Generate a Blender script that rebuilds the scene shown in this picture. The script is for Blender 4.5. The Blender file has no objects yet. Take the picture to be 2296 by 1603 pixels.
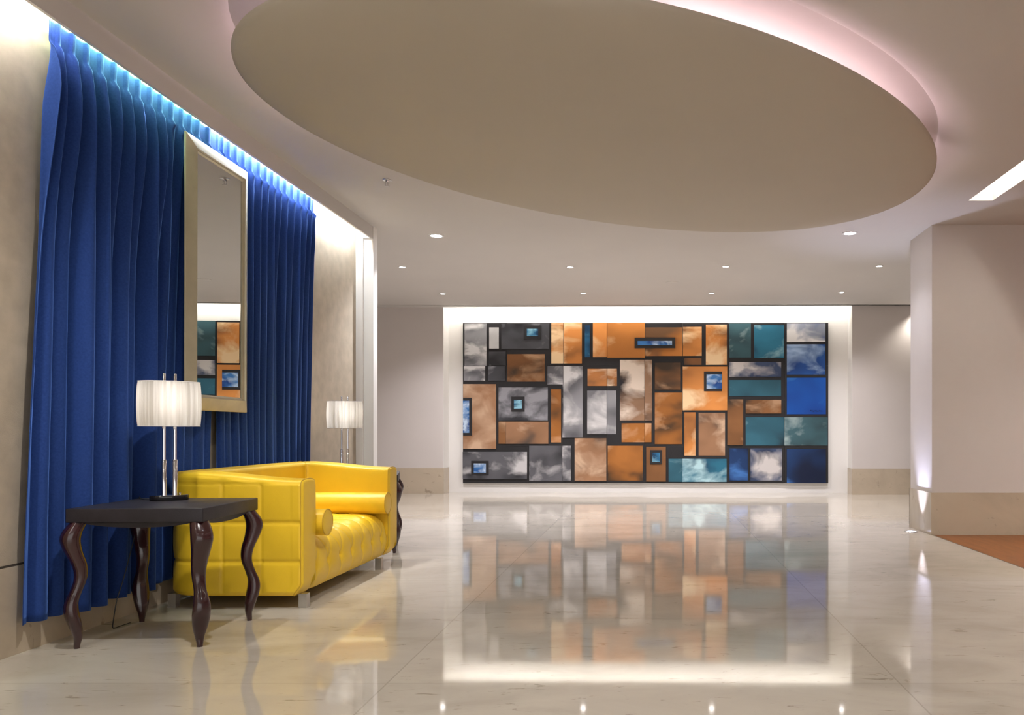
import bpy, bmesh, math, random
from mathutils import Vector, Matrix, noise
random.seed(7)
PI = math.pi
S = bpy.context.scene
COL = S.collection

# ------------------------------------------------------------------ camera
F = 1800.0                 # focal length in pixels of the 2296 px frame
CX, CY = 1458.0, 967.5     # principal point (shift lens)
CAMZ = 1.1
cd = bpy.data.cameras.new('camera')
cam = bpy.data.objects.new('camera', cd)
COL.objects.link(cam)
cam.location = (0, 0, CAMZ)
cam.rotation_euler = (PI / 2, 0, 0)
cd.sensor_fit = 'HORIZONTAL'
cd.sensor_width = 36
cd.lens = 36 * F / 2296
cd.shift_x = (1148 - CX) / 2296
cd.shift_y = (CY - 801.5) / 2296
cd.clip_start = 0.05
S.camera = cam

# ------------------------------------------------------------------ world, exposure
S.view_settings.view_transform = 'Standard'
S.view_settings.look = 'None'
S.view_settings.gamma = 1
S.view_settings.use_curve_mapping = False
S.view_settings.exposure = 1.4
w = bpy.data.worlds.new('world')
S.world = w
w.use_nodes = True
w.node_tree.nodes['Background'].inputs[0].default_value = (1.0, 0.97, 0.93, 1)
w.node_tree.nodes["Background"].inputs[1].default_value = 0.58


def spot(name, loc, power, color, size=100, blend=0.6, radius=0.04, aim=(0, 0, -1), parent=None):
    l = bpy.data.lights.new(name, 'SPOT')
    l.energy = power
    l.color = color
    l.spot_size = math.radians(size)
    l.spot_blend = blend
    l.shadow_soft_size = radius
    o = bpy.data.objects.new(name, l)
    o.location = loc
    o.rotation_euler = Vector(aim).to_track_quat('-Z', 'Y').to_euler()
    COL.objects.link(o)
    if parent: o.parent = parent
    return o


# ------------------------------------------------------------------ helpers
def tag(o, label=None, cat=None, group=None, kind=None):
    if label: o['label'] = label
    if cat: o['category'] = cat
    if group: o['group'] = group
    if kind: o['kind'] = kind
    return o


def empty(name, loc, label, cat, group=None, rz=0.0):
    o = bpy.data.objects.new(name, None)
    o.empty_display_size = 0.1
    o.location = loc
    o.rotation_euler = (0, 0, rz)
    COL.objects.link(o)
    return tag(o, label, cat, group)


def build(name, bm, mat, parent=None, smooth=True, loc=None, angle=40):
    bmesh.ops.recalc_face_normals(bm, faces=bm.faces)
    me = bpy.data.meshes.new(name)
    bm.to_mesh(me)
    bm.free()
    mats = mat if isinstance(mat, (list, tuple)) else [mat]
    for m in mats: me.materials.append(m)
    if smooth:
        for p in me.polygons: p.use_smooth = True
        try: me.set_sharp_from_angle(angle=math.radians(angle))
        except Exception: pass
    o = bpy.data.objects.new(name, me)
    COL.objects.link(o)
    if parent: o.parent = parent
    if loc: o.location = loc
    return o


def copy_tree(o, parent=None):
    c = o.copy()
    COL.objects.link(c)
    c.parent = parent
    for ch in list(o.children):
        copy_tree(ch, c)
    return c


def add_box(bm, x0, x1, y0, y1, z0, z1, bev=0.0, seg=2, mi=0):
    r = bmesh.ops.create_cube(bm, size=1.0)
    vs = r['verts']
    for v in vs:
        v.co = Vector(((x0 + x1) / 2 + v.co.x * (x1 - x0), (y0 + y1) / 2 + v.co.y * (y1 - y0), (z0 + z1) / 2 + v.co.z * (z1 - z0)))
    fs = list({f for v in vs for f in v.link_faces})
    for f in fs: f.material_index = mi
    if bev:
        es = list({e for v in vs for e in v.link_edges})
        bmesh.ops.bevel(bm, geom=es, offset=bev, segments=seg, profile=0.5, affect='EDGES')


def box(name, x0, x1, y0, y1, z0, z1, mat, parent=None, bev=0.0, kind=None, loc=None):
    bm = bmesh.new()
    add_box(bm, x0, x1, y0, y1, z0, z1, bev)
    o = build(name, bm, mat, parent, smooth=bev > 0, loc=loc)
    if kind: o['kind'] = kind
    return o


def add_rings(bm, rings, close=False, cap=True, wrap=True):
    vr = [[bm.verts.new(p) for p in r] for r in rings]
    n = len(vr[0])
    m = len(vr)
    for i in range(m if close else m - 1):
        a, b = vr[i], vr[(i + 1) % m]
        for j in range(n if wrap else n - 1):
            k = (j + 1) % n
            bm.faces.new((a[j], a[k], b[k], b[j]))
    if cap and not close:
        bm.faces.new(vr[0][::-1])
        bm.faces.new(vr[-1])
    return vr


def add_tube(bm, pts, r, n=10, close=False, cap=True):
    pts = [Vector(p) for p in pts]
    m = len(pts)
    rings = []
    up = None
    for i, p in enumerate(pts):
        a = pts[(i - 1) % m] if (close or i > 0) else p
        b = pts[(i + 1) % m] if (close or i < m - 1) else p
        t = (b - a).normalized()
        if up is None:
            up = Vector((0, 0, 1)) if abs(t.z) < 0.9 else Vector((1, 0, 0))
        s = t.cross(up).normalized()
        up = s.cross(t).normalized()
        rr = r[i] if isinstance(r, (list, tuple)) else r
        rings.append([p + (s * math.cos(2 * PI * k / n) + up * math.sin(2 * PI * k / n)) * rr for k in range(n)])
    add_rings(bm, rings, close=close, cap=cap)


def add_lathe(bm, prof, cx=0, cy=0, n=48, sx=1, sy=1, cap=True, rot=0.0):
    rings = []
    for r, z in prof:
        ring = []
        for k in range(n):
            a = 2 * PI * k / n
            x, y = r * sx * math.cos(a), r * sy * math.sin(a)
            ring.append((cx + x * math.cos(rot) - y * math.sin(rot), cy + x * math.sin(rot) + y * math.cos(rot), z))
        rings.append(ring)
    add_rings(bm, rings, cap=cap)


def sm(a, b, x):
    t = max(0.0, min(1.0, (x - a) / (b - a)))
    return t * t * (3 - 2 * t)


# ------------------------------------------------------------------ materials
def new_mat(name):
    m = bpy.data.materials.new(name)
    m.use_nodes = True
    nt = m.node_tree
    return m, nt, nt.nodes, nt.links, nt.nodes['Principled BSDF']


def setp(b, **kw):
    names = dict(rough='Roughness', metal='Metallic', ior='IOR', spec='Specular IOR Level', coat='Coat Weight',
                 coatr='Coat Roughness', coati='Coat IOR', sheen='Sheen Weight', sheenr='Sheen Roughness')
    for k, v in kw.items(): b.inputs[names[k]].default_value = v


def noise_node(n, l, scale, detail=3, rough=0.5, dist=0.0, coord=None, stretch=None, w=None):
    t = n.new('ShaderNodeTexNoise')
    t.inputs['Scale'].default_value = scale
    t.inputs['Detail'].default_value = detail
    t.inputs['Roughness'].default_value = rough
    t.inputs['Distortion'].default_value = dist
    if w is not None:
        t.noise_dimensions = '4D'
        t.inputs['W'].default_value = w
    if coord is None:
        c = n.new('ShaderNodeTexCoord')
        coord = c.outputs['Object']
    if stretch:
        mp = n.new('ShaderNodeMapping')
        mp.inputs['Scale'].default_value = stretch
        l.new(coord, mp.inputs['Vector'])
        coord = mp.outputs['Vector']
    l.new(coord, t.inputs['Vector'])
    return t


def ramp(n, l, fac, stops):
    r = n.new('ShaderNodeValToRGB')
    e = r.color_ramp.elements
    while len(e) > 1: e.remove(e[0])
    e[0].position = stops[0][0]
    e[0].color = (*stops[0][1], 1)
    for p, c in stops[1:]:
        x = e.new(p)
        x.color = (*c, 1)
    l.new(fac, r.inputs['Fac'])
    return r


def paint(name, c, rough=0.7, var=0.06, scale=3.0, bump=0.0, bscale=200, stretch=None, **kw):
    m, nt, n, l, b = new_mat(name)
    t = noise_node(n, l, scale, 4, stretch=stretch)
    lo = tuple(max(0, v * (1 - var)) for v in c)
    hi = tuple(min(1, v * (1 + var)) for v in c)
    r = ramp(n, l, t.outputs['Fac'], [(0.3, lo), (0.7, hi)])
    l.new(r.outputs['Color'], b.inputs['Base Color'])
    setp(b, rough=rough, **kw)
    if bump:
        t2 = noise_node(n, l, bscale, 3)
        bp = n.new('ShaderNodeBump')
        bp.inputs['Strength'].default_value = bump
        bp.inputs['Distance'].default_value = 0.002
        l.new(t2.outputs['Fac'], bp.inputs['Height'])
        l.new(bp.outputs['Normal'], b.inputs['Normal'])
    return m


def emis(name, c, s):
    m, nt, n, l, b = new_mat(name)
    b.inputs['Base Color'].default_value = (*c, 1)
    b.inputs['Emission Color'].default_value = (*c, 1)
    b.inputs['Emission Strength'].default_value = s
    return m


def marble(name, base, dark, tiles=True, rough=0.06, ior=1.9):
    m, nt, n, l, b = new_mat(name)
    tc = n.new('ShaderNodeTexCoord')
    obj = tc.outputs['Object']
    t = noise_node(n, l, 1.3, 6, 0.6, 0.8, obj, (1.0, 1.6, 1.0))
    mid = tuple((p * 0.78 + q * 0.22) for p, q in zip(base, dark))
    r = ramp(n, l, t.outputs['Fac'], [(0.30, mid), (0.5, base), (0.72, tuple(min(1, v * 1.10) for v in base))])
    # short dark flecks running across the slabs
    t2 = noise_node(n, l, 5.0, 5, 0.65, 1.5, obj, (0.9, 3.2, 1.0))
    fl = ramp(n, l, t2.outputs['Fac'], [(0.625, (0, 0, 0)), (0.70, (1, 1, 1))])
    mix = n.new('ShaderNodeMix')
    mix.data_type = 'RGBA'
    sc = n.new('ShaderNodeMath'); sc.operation = 'MULTIPLY'; sc.inputs[1].default_value = 0.55
    l.new(fl.outputs['Color'], sc.inputs[0])
    l.new(sc.outputs[0], mix.inputs[0])
    l.new(r.outputs['Color'], mix.inputs[6])
    mix.inputs[7].default_value = (*dark, 1)
    colout = mix.outputs[2]
    if tiles:
        sep = n.new('ShaderNodeSeparateXYZ')
        l.new(obj, sep.inputs[0])
        outs, idx = [], []
        for ax, off, size in (('X', 1.15, 2.24), ('Y', -3.51, 1.2)):
            a = n.new('ShaderNodeMath'); a.operation = 'ADD'; a.inputs[1].default_value = off
            l.new(sep.outputs[ax], a.inputs[0])
            d = n.new('ShaderNodeMath'); d.operation = 'DIVIDE'; d.inputs[1].default_value = size
            l.new(a.outputs[0], d.inputs[0])
            fr = n.new('ShaderNodeMath'); fr.operation = 'PINGPONG'; fr.inputs[1].default_value = 0.5
            l.new(d.outputs[0], fr.inputs[0])
            lt = n.new('ShaderNodeMath'); lt.operation = 'LESS_THAN'; lt.inputs[1].default_value = 0.0016
            l.new(fr.outputs[0], lt.inputs[0])
            fo = n.new('ShaderNodeMath'); fo.operation = 'FLOOR'
            l.new(d.outputs[0], fo.inputs[0])
            outs.append(lt.outputs[0]); idx.append(fo.outputs[0])
        mx = n.new('ShaderNodeMath'); mx.operation = 'MAXIMUM'
        l.new(outs[0], mx.inputs[0]); l.new(outs[1], mx.inputs[1])
        cb = n.new('ShaderNodeCombineXYZ')
        l.new(idx[0], cb.inputs[0]); l.new(idx[1], cb.inputs[1])
        wn = n.new('ShaderNodeTexWhiteNoise')
        l.new(cb.outputs[0], wn.inputs['Vector'])
        mr = n.new('ShaderNodeMapRange')
        mr.inputs['To Min'].default_value = 0.93; mr.inputs['To Max'].default_value = 1.05
        l.new(wn.outputs['Value'], mr.inputs['Value'])
        vm = n.new('ShaderNodeVectorMath'); vm.operation = 'SCALE'
        l.new(colout, vm.inputs[0]); l.new(mr.outputs[0], vm.inputs['Scale'])
        m2 = n.new('ShaderNodeMix'); m2.data_type = 'RGBA'
        s2 = n.new('ShaderNodeMath'); s2.operation = 'MULTIPLY'; s2.inputs[1].default_value = 0.25
        l.new(mx.outputs[0], s2.inputs[0])
        l.new(s2.outputs[0], m2.inputs[0])
        l.new(vm.outputs[0], m2.inputs[6])
        m2.inputs[7].default_value = (*[v * 0.5 for v in dark], 1)
        colout = m2.outputs[2]
        # faint waviness of the polish
        t3 = noise_node(n, l, 1.1, 2, 0.5, 0, obj, (1, 0.6, 1))
        bp = n.new('ShaderNodeBump')
        bp.inputs['Strength'].default_value = 0.25
        bp.inputs['Distance'].default_value = 0.002
        l.new(t3.outputs['Fac'], bp.inputs['Height'])
        l.new(bp.outputs['Normal'], b.inputs['Normal'])
    l.new(colout, b.inputs['Base Color'])
    setp(b, rough=rough, ior=ior)
    return m


def cloud(name, dark, mid, light, seed, scale=1.5, hi=0.62):
    """painted clouds: soft dark-to-mid ground with drifting pale patches"""
    dark, mid, light = [tuple(v * q for v in c_) for c_, q in ((dark, 0.8), (mid, 0.78), (light, 0.92))]
    m, nt, n, l, b = new_mat(name)
    tc = n.new('ShaderNodeTexCoord')
    t1 = noise_node(n, l, scale, 2.5, 0.45, 0.35, tc.outputs['Object'], (1, 1, 1.35), w=seed)
    g = ramp(n, l, t1.outputs['Fac'], [(0.36, dark), (0.49, mid), (0.66, tuple(min(1, v * 1.35) for v in mid))])
    t2 = noise_node(n, l, scale * 1.25, 4, 0.5, 0.5, tc.outputs['Object'], (1, 1, 1.5), w=seed + 31.7)
    h = ramp(n, l, t2.outputs['Fac'], [(hi - 0.09, (0, 0, 0)), (hi, (0.5, 0.5, 0.5)), (hi + 0.055, (1, 1, 1))])
    mix = n.new('ShaderNodeMix'); mix.data_type = 'RGBA'
    l.new(h.outputs['Color'], mix.inputs[0])
    l.new(g.outputs['Color'], mix.inputs[6])
    mix.inputs[7].default_value = (*light, 1)
    l.new(mix.outputs[2], b.inputs['Base Color'])
    setp(b, rough=0.55, spec=0.3)
    return m


M = {}
M['ceiling'] = paint('ceiling_paint', (0.58, 0.555, 0.53), 0.8, 0.02, 1.0)
M['disc'] = paint('disc_paint', (0.50, 0.455, 0.38), 0.75, 0.02, 1.0)
M['wall'] = paint('wall_paint', (0.62, 0.575, 0.55), 0.7, 0.02, 1.5)
M['white'] = paint('white_paint', (0.80, 0.78, 0.75), 0.6, 0.01, 1.5)
M['paper'] = paint('linen_wallpaper', (0.44, 0.37, 0.28), 0.75, 0.10, 9.0, 0.5, 260)
M['stone'] = marble('skirting_stone', (0.50, 0.42, 0.32), (0.22, 0.17, 0.12), False, 0.25, 1.5)
M['floor'] = marble('polished_marble', (0.52, 0.475, 0.405), (0.17, 0.13, 0.09), True, 0.05, 1.68)
M['groove'] = paint('dark_groove', (0.05, 0.04, 0.03), 0.7)
M['chrome'] = paint('chrome', (0.75, 0.75, 0.78), 0.07, 0.01, metal=1.0)
M['steel'] = paint('brushed_steel', (0.55, 0.54, 0.52), 0.28, 0.05, 30, metal=1.0)
M['brass'] = paint('dark_metal_strip', (0.22, 0.17, 0.12), 0.35, 0.05, metal=0.8)
M['black'] = paint('black_lacquer', (0.012, 0.011, 0.013), 0.12, 0.1)
M['cable'] = paint('black_cable', (0.012, 0.012, 0.014), 0.5)
M['table_top'] = paint('dark_leatherette', (0.017, 0.014, 0.019), 0.42, 0.25, 14, 0.25, 160)
M['leg'] = paint('mahogany_lacquer', (0.030, 0.006, 0.008), 0.20, 0.35, 5, coat=0.6, coatr=0.08)
M['yellow'] = paint('yellow_leather', (0.80, 0.52, 0.024), 0.38, 0.03, 6, 0.25, 420, spec=0.45)
M['seam'] = paint('yellow_leather_seam', (0.55, 0.33, 0.015), 0.5, 0.05, 6)
M['frame'] = paint('champagne_frame', (0.50, 0.46, 0.33), 0.35, 0.10, 8, metal=0.35)
M['backing'] = paint('black_canvas', (0.012, 0.011, 0.013), 0.6, 0.2, 3)
M['ink'] = paint('signature_ink', (0.01, 0.012, 0.03), 0.6)


def mirror_mat():
    m, nt, n, l, b = new_mat('mirror_glass')
    b.inputs['Base Color'].default_value = (0.66, 0.68, 0.66, 1)
    setp(b, rough=0.0, metal=1.0)
    return m


def wood_mat():
    m, nt, n, l, b = new_mat('orange_parquet')
    t = noise_node(n, l, 3.0, 5, 0.6, 0.4, None, (6, 0.6, 1))
    r = ramp(n, l, t.outputs['Fac'], [(0.3, (0.20, 0.062, 0.012)), (0.7, (0.32, 0.11, 0.025))])
    l.new(r.outputs['Color'], b.inputs['Base Color'])
    setp(b, rough=0.35, spec=0.3)
    return m


def curtain_mat():
    m, nt, n, l, b = new_mat('blue_velour')
    t = noise_node(n, l, 90, 3, 0.6)
    r = ramp(n, l, t.outputs['Fac'], [(0.3, (0.017, 0.044, 0.18)), (0.7, (0.023, 0.057, 0.22))])
    l.new(r.outputs['Color'], b.inputs['Base Color'])
    setp(b, rough=0.8, spec=0.1, sheen=0.9, sheenr=0.38)
    b.inputs['Sheen Tint'].default_value = (0.16, 0.34, 0.95, 1)
    return m


def shade_mat():
    m, nt, n, l, b = new_mat('pleated_organza')
    n.remove(b)
    out = n['Material Output']
    tc = n.new('ShaderNodeTexCoord')
    t = noise_node(n, l, 40, 2, 0.5, 0, tc.outputs['Object'], (1, 1, 0.02))
    r = ramp(n, l, t.outputs['Fac'], [(0.35, (0.60, 0.57, 0.52)), (0.65, (0.93, 0.91, 0.88))])
    d = n.new('ShaderNodeBsdfDiffuse'); tr = n.new('ShaderNodeBsdfTranslucent')
    l.new(r.outputs['Color'], d.inputs[0]); l.new(r.outputs['Color'], tr.inputs[0])
    mx = n.new('ShaderNodeMixShader'); mx.inputs[0].default_value = 0.6
    l.new(d.outputs[0], mx.inputs[1]); l.new(tr.outputs[0], mx.inputs[2])
    l.new(mx.outputs[0], out.inputs[0])
    return m


M['mirror'] = mirror_mat()
M['wood'] = wood_mat()
M['curtain'] = curtain_mat()
M['shade'] = shade_mat()

# ------------------------------------------------------------------ the room
CEIL = 3.30
LW = -3.14                 # left wall plane
WA = math.radians(1.6)     # the end wall is turned very slightly towards the right


def poly_slab(name, pts, z0, z1, mat, kind='structure'):
    bm = bmesh.new()
    add_rings(bm, [[(x, y, z0) for x, y in pts], [(x, y, z1) for x, y in pts]])
    o = build(name, bm, mat, smooth=False)
    o['kind'] = kind
    return o


poly_slab('floor', [(-6.5, -5), (3.0, -5), (3.0, 8.56), (8, 8.56), (8, 15.2), (-6.5, 15.2)], -0.1, 0.0, M['floor'])
poly_slab('floor', [(3.012, -5), (8, -5), (8, 8.56), (3.012, 8.56)], -0.1, 0.0, M['wood'])
box('trim_1', 3.0, 3.012, -5, 8.55, -0.1, 0.001, M['brass'], kind='structure')

# ceiling: with the lit slot on the right and open above the curtain and above the end niche
bm = bmesh.new()
ZT = CEIL + 0.12
# main field, opened by an oval cove above the dropped disc
EC = (-0.047, 5.975)
EA, EB, ER = 2.78, 1.801, math.radians(42.6)
rx0, rx1, ry0, ry1 = -2.98, 3.03, -5.0, 8.70
angs = [2 * PI * i / 180 for i in range(180)]
for cx_, cy_ in ((rx0, ry0), (rx1, ry0), (rx1, ry1), (rx0, ry1)):
    angs.append(math.atan2(cy_ - EC[1], cx_ - EC[0]) % (2 * PI))
angs.sort()


def rect_pt(a, z):
    dx, dy = math.cos(a), math.sin(a)
    t = min((((rx1 if dx > 0 else rx0) - EC[0]) / dx) if abs(dx) > 1e-9 else 1e9,
            (((ry1 if dy > 0 else ry0) - EC[1]) / dy) if abs(dy) > 1e-9 else 1e9)
    return (EC[0] + dx * t, EC[1] + dy * t, z)


def oval_pt(a, f, z):
    lx, ly = math.cos(a - ER), math.sin(a - ER)
    t = f / math.sqrt((lx / EA) ** 2 + (ly / EB) ** 2)
    return (EC[0] + math.cos(a) * t, EC[1] + math.sin(a) * t, z)


rings = [[rect_pt(a, ZT) for a in angs], [rect_pt(a, CEIL) for a in angs]]
for f, z in ((1.165, 3.30), (1.15, 3.301), (1.13, 3.305), (1.11, 3.312), (1.09, 3.322), (1.07, 3.335), (1.05, 3.351), (1.035, 3.366), (1.02, 3.386), (1.01, 3.405), (1.005, 3.43), (0.60, 3.43)):
    rings.append([oval_pt(a, f, z) for a in angs])
add_rings(bm, rings, cap=False)
add_box(bm, 3.03, 3.26, -5, 1.5, CEIL, ZT)
add_box(bm, 3.03, 3.26, 7.645, 8.70, CEIL, ZT)
add_box(bm, 3.26, 8, -5, 8.70, CEIL, ZT)
add_box(bm, -6.5, -3.14, 8.70, 14.0, CEIL, ZT)
add_box(bm, -3.14, 8, 8.70, 14.0, CEIL, ZT)
x0, x1 = -6.5, 8.0
add_rings(bm, [[(-6.5, 14.0, z), (8, 14.0, z), (8, 14.125 - 8 * math.tan(WA), z), (-6.5, 14.125 + 6.5 * math.tan(WA), z)] for z in (CEIL, ZT)])
build('ceiling', bm, M['ceiling'], angle=30)['kind'] = 'structure'

# recess of the right-hand light slot
bm = bmesh.new()
add_box(bm, 3.02, 3.03, 1.5, 7.655, ZT, 3.62)
add_box(bm, 3.26, 3.27, 1.5, 7.655, ZT, 3.62)
add_box(bm, 3.02, 3.27, 7.645, 7.655, ZT, 3.62)
add_box(bm, 3.02, 3.27, 1.49, 1.5, ZT, 3.62)
add_box(bm, 3.02, 3.27, 1.49, 7.655, 3.62, 3.63)
build('trim_2', bm, M['white'], smooth=False)['kind'] = 'structure'
o = box('slot_light_tube', 3.06, 3.09, 1.7, 7.45, 3.575, 3.605, emis('slot_tube_glow', (1, 0.95, 0.86), 17))
tag(o, 'long tube light in the ceiling slot above the right wall', 'light')

# left side: soffit, cove, wall, skirting
bm = bmesh.new()
add_box(bm, -2.995, -2.975, -5, 8.70, 3.165, CEIL)
build('trim_3', bm, M['ceiling'], smooth=False)['kind'] = 'structure'
bm = bmesh.new()
add_box(bm, LW, -2.98, -5, 8.56, 3.47, 3.49)
add_box(bm, -2.995, -2.98, -5, 8.56, CEIL, 3.47)
add_box(bm, LW, -2.98, -5.02, -5, CEIL, 3.47)
build('trim_4', bm, M['white'], smooth=False)['kind'] = 'structure'
bm = bmesh.new()
add_box(bm, LW - 0.15, LW, -5, 8.56, 0, 3.49)
build('wall_left', bm, M['paper'], smooth=False)['kind'] = 'structure'
bm = bmesh.new()
ys = [-5, -3.2, -1.4, 0.4, 2.2, 3.80, 5.6, 7.4, 8.56]
for a, b_ in zip(ys[:-1], ys[1:]):
    add_box(bm, LW, LW + 0.012, a, b_ - 0.002, 0, 0.436)
build('baseboard_left', bm, M['stone'], smooth=False)['kind'] = 'structure'
box('trim_5', LW, LW + 0.005, -5, 8.56, 0.437, 0.447, M['groove'], kind='structure')
# projecting end of the left wall
bm = bmesh.new()
add_box(bm, LW - 0.15, -3.065, 8.56, 8.72, 0, 3.49)
add_box(bm, -3.065, -2.965, 8.60, 8.72, 0, CEIL)
add_box(bm, -3.065, -2.995, 8.56, 8.60, 3.165, 3.49)
build('wall_pilaster', bm, M['white'], smooth=False)['kind'] = 'structure'

# right pier with wall to its right
poly_slab('wall_right', [(3.0, 8.55), (8, 8.55), (8, 9.25), (3.0, 9.25)], 0, CEIL, M['wall'])
bm = bmesh.new()
xs = [2.988, 4.3, 5.6, 8]
for a, b_ in zip(xs[:-1], xs[1:]):
    add_box(bm, a + (0.0 if a < 3 else 0.001), b_ - 0.001, 8.538, 8.549, 0, 0.449)
add_box(bm, 2.988, 2.999, 8.549, 9.262, 0, 0.449)
add_box(bm, 2.988, 8, 9.251, 9.262, 0, 0.449)
build('baseboard_right', bm, M['stone'], smooth=False)['kind'] = 'structure'

# end wall (turned by WA): built in its own frame, origin at (0, 14.12, 0)
endroot = Matrix.Translation((0, 14.12, 0)) @ Matrix.Rotation(-WA, 4, 'Z')


def in_end(o):
    o.matrix_world = endroot
    return o


NX0, NX1 = -3.67, 3.53
NB = 0.33
bm = bmesh.new()
add_box(bm, -6.5, NX0, 0, 0.6, 0, 3.7)
add_box(bm, NX1, 8.1, 0, 0.6, 0, 3.7)
o = in_end(build('wall_back', bm, M['wall'], smooth=False)); o['kind'] = 'structure'
bm = bmesh.new()
add_box(bm, NX0, NX1, NB, 0.6, 0, 3.7)
add_box(bm, NX0, NX0 + 0.004, 0.001, NB, 0.45, 3.7)
add_box(bm, NX1 - 0.004, NX1, 0.001, NB, 0.45, 3.7)
add_box(bm, NX0, NX1, -0.04, NB, 3.68, 3.7)
add_box(bm, NX0, NX1, -0.04, -0.02, CEIL + 0.12, 3.68)
o = in_end(build('wall_niche', bm, M['white'], smooth=False)); o['kind'] = 'structure'
bm = bmesh.new()
for a, b_ in ((-6.5, -5.0), (-5.0, NX0 + 0.012), (NX1 - 0.012, 4.9), (4.9, 8.0)):
    add_box(bm, a, b_ - 0.001, -0.012, 0.0, 0, 0.452)
add_box(bm, NX0, NX0 + 0.012, 0, NB, 0, 0.452)
add_box(bm, NX1 - 0.012, NX1, 0, NB, 0, 0.452)
o = in_end(build('baseboard_back', bm, M['stone'], smooth=False)); o['kind'] = 'structure'
box('wall_side', 8.0, 8.1, -5.0, 15.0, 0, CEIL, M['wall'], kind='structure')
box('wall_side', -6.6, -6.5, 8.5, 15.0, 0, CEIL, M['wall'], kind='structure')
box('wall_side', -6.5, LW - 0.15, 8.60, 8.70, 0, CEIL, M['wall'], kind='structure')

# niche tube lights
ng = emis('niche_tube_glow', (1.0, 0.96, 0.91), 16)
for i, (a, b_) in enumerate(((NX0 + 0.05, -1.25), (-1.2, 1.15), (1.2, NX1 - 0.05))):
    o = in_end(box('niche_light_tube', a, b_, 0.03, 0.055, 3.50, 3.525, ng))
    tag(o, ['left', 'middle', 'right'][i] + ' tube light hidden at the top of the painting niche', 'light', 'tube lights in the niche top')

# cove tube lights above the curtain
white_g = emis('cove_tube_white', (0.94, 0.97, 1.0), 50)
cyan_g = emis('cove_tube_cyan', (0.60, 1.0, 0.55), 46)
blue_g = emis('cove_tube_cold_white', (0.86, 0.93, 1.0), 85)
k = 0
for a, b_, m, lab in ((-4.5, 0.9, white_g, 'white tube light in the curtain cove, nearest stretch'),
                      (1.0, 4.18, white_g, 'white tube light in the cove just before the curtain starts'),
                      (4.25, 5.45, cyan_g, 'greenish tube light in the cove above the left curtain'),
                      (5.55, 7.05, blue_g, 'cold white tube light in the cove above the mirror and right curtain'),
                      (7.15, 8.40, blue_g, 'cold white tube light in the cove beyond the right curtain')):
    o = box('cove_light_tube', -3.016, -3.004, a, b_, 3.248, 3.260, m)
    tag(o, lab, 'light', 'tube lights in the curtain cove')

# ------------------------------------------------------------------ dropped oval ceiling disc
EC = (-0.047, 5.975)
EA, EB, ER = 2.78, 1.801, math.radians(42.6)
disc = empty('ceiling_disc', (EC[0], EC[1], 0), 'large oval plaster disc dropped below the ceiling with a pink glow around its rim', 'ceiling panel')
bm = bmesh.new()
n = 160
prof = [(0.0001, 3.078), (0.5, 3.078), (0.70, 3.079), (0.78, 3.082), (0.84, 3.088), (0.88, 3.096), (0.92, 3.110), (0.95, 3.126), (0.975, 3.146), (0.992, 3.166), (1.0, 3.18), (1.0, 3.192), (0.98, 3.194), (0.935, 3.195), (0.933, 3.235), (0.925, 3.235), (0.922, 3.194), (0.74, 3.194), (0.74, 3.429)]  # hidden upstand inside the rim, added to keep pink light off the soffit
add_lathe(bm, prof, 0, 0, n, EA, EB, rot=ER)
build('panel', bm, M['disc'], disc, angle=60)
pk = emis('pink_led', (1.0, 0.76, 0.88), 9.5)
bm = bmesh.new()


def ell(a, f=1.0, z=3.2):
    x, y = EA * f * math.cos(a), EB * f * math.sin(a)
    return Vector((x * math.cos(ER) - y * math.sin(ER), x * math.sin(ER) + y * math.cos(ER), z))


for a0, a1 in ((0.02, 2.05), (2.12, 4.1), (4.2, 5.42), (5.56, 6.2)):
    add_tube(bm, [ell(a0 + (a1 - a0) * i / 50, 0.79, 3.208) for i in range(51)], 0.012, 6)
build('led_strip', bm, pk, disc)
bm = bmesh.new()
add_rings(bm, [[ell(5.475, f, 3.193), ell(5.50, f, 3.193), ell(5.50, f, 3.38), ell(5.475, f, 3.38)] for f in (0.74, 0.985)])
build('support_web', bm, M['disc'], disc, smooth=False)

# ------------------------------------------------------------------ downlights
M['lamp_glow'] = emis('downlight_glow', (0.90, 0.93, 1.0), 40)
M['trim'] = paint('downlight_trim', (0.75, 0.73, 0.72), 0.4)


def make_downlight(r, name, glow):
    t = empty(name, (0, 0, CEIL), 'x', 'ceiling light')
    bm = bmesh.new()
    add_lathe(bm, [(r * 0.70, -0.004), (r * 0.78, -0.009), (r * 0.98, -0.008), (r, -0.0005), (r * 0.72, -0.0005)], n=32, cap=False)
    build('ring', bm, M['trim'], t)
    bm = bmesh.new()
    add_lathe(bm, [(r * 0.70, -0.0035), (r * 0.4, -0.0055), (0.001, -0.006)], n=32)
    build('lens', bm, glow, t)
    return t


big = make_downlight(0.085, 'downlight', M['lamp_glow'])
big.location = (-2.40, 9.01, CEIL)
big['label'] = 'large bright ceiling downlight beyond the end of the curtain soffit'
big['group'] = 'large downlights past the oval disc'
spot('downlight_beam', (-2.40, 9.01, CEIL - 0.03), 90, (0.92, 0.93, 1.0), 120, 0.8)
o = copy_tree(big)
o.location = (2.21, 8.89, CEIL)
o['label'] = 'large bright ceiling downlight beside the right pier'
spot('downlight_beam', (2.21, 8.89, CEIL - 0.03), 24, (0.88, 0.88, 1.0), 120, 0.8)
small_pos = [(-3.31, 10.72), (-1.07, 10.72), (1.006, 10.69), (3.04, 10.66), (-3.31, 12.80), (-1.066, 12.76), (0.974, 12.73), (3.02, 12.67)]
words = ['leftmost', 'second from left', 'third from left', 'rightmost']
M['lamp_small'] = emis('small_downlight_glow', (1.0, 0.95, 0.93), 14)
small = make_downlight(0.052, 'small_downlight', M['lamp_small'])
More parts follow.
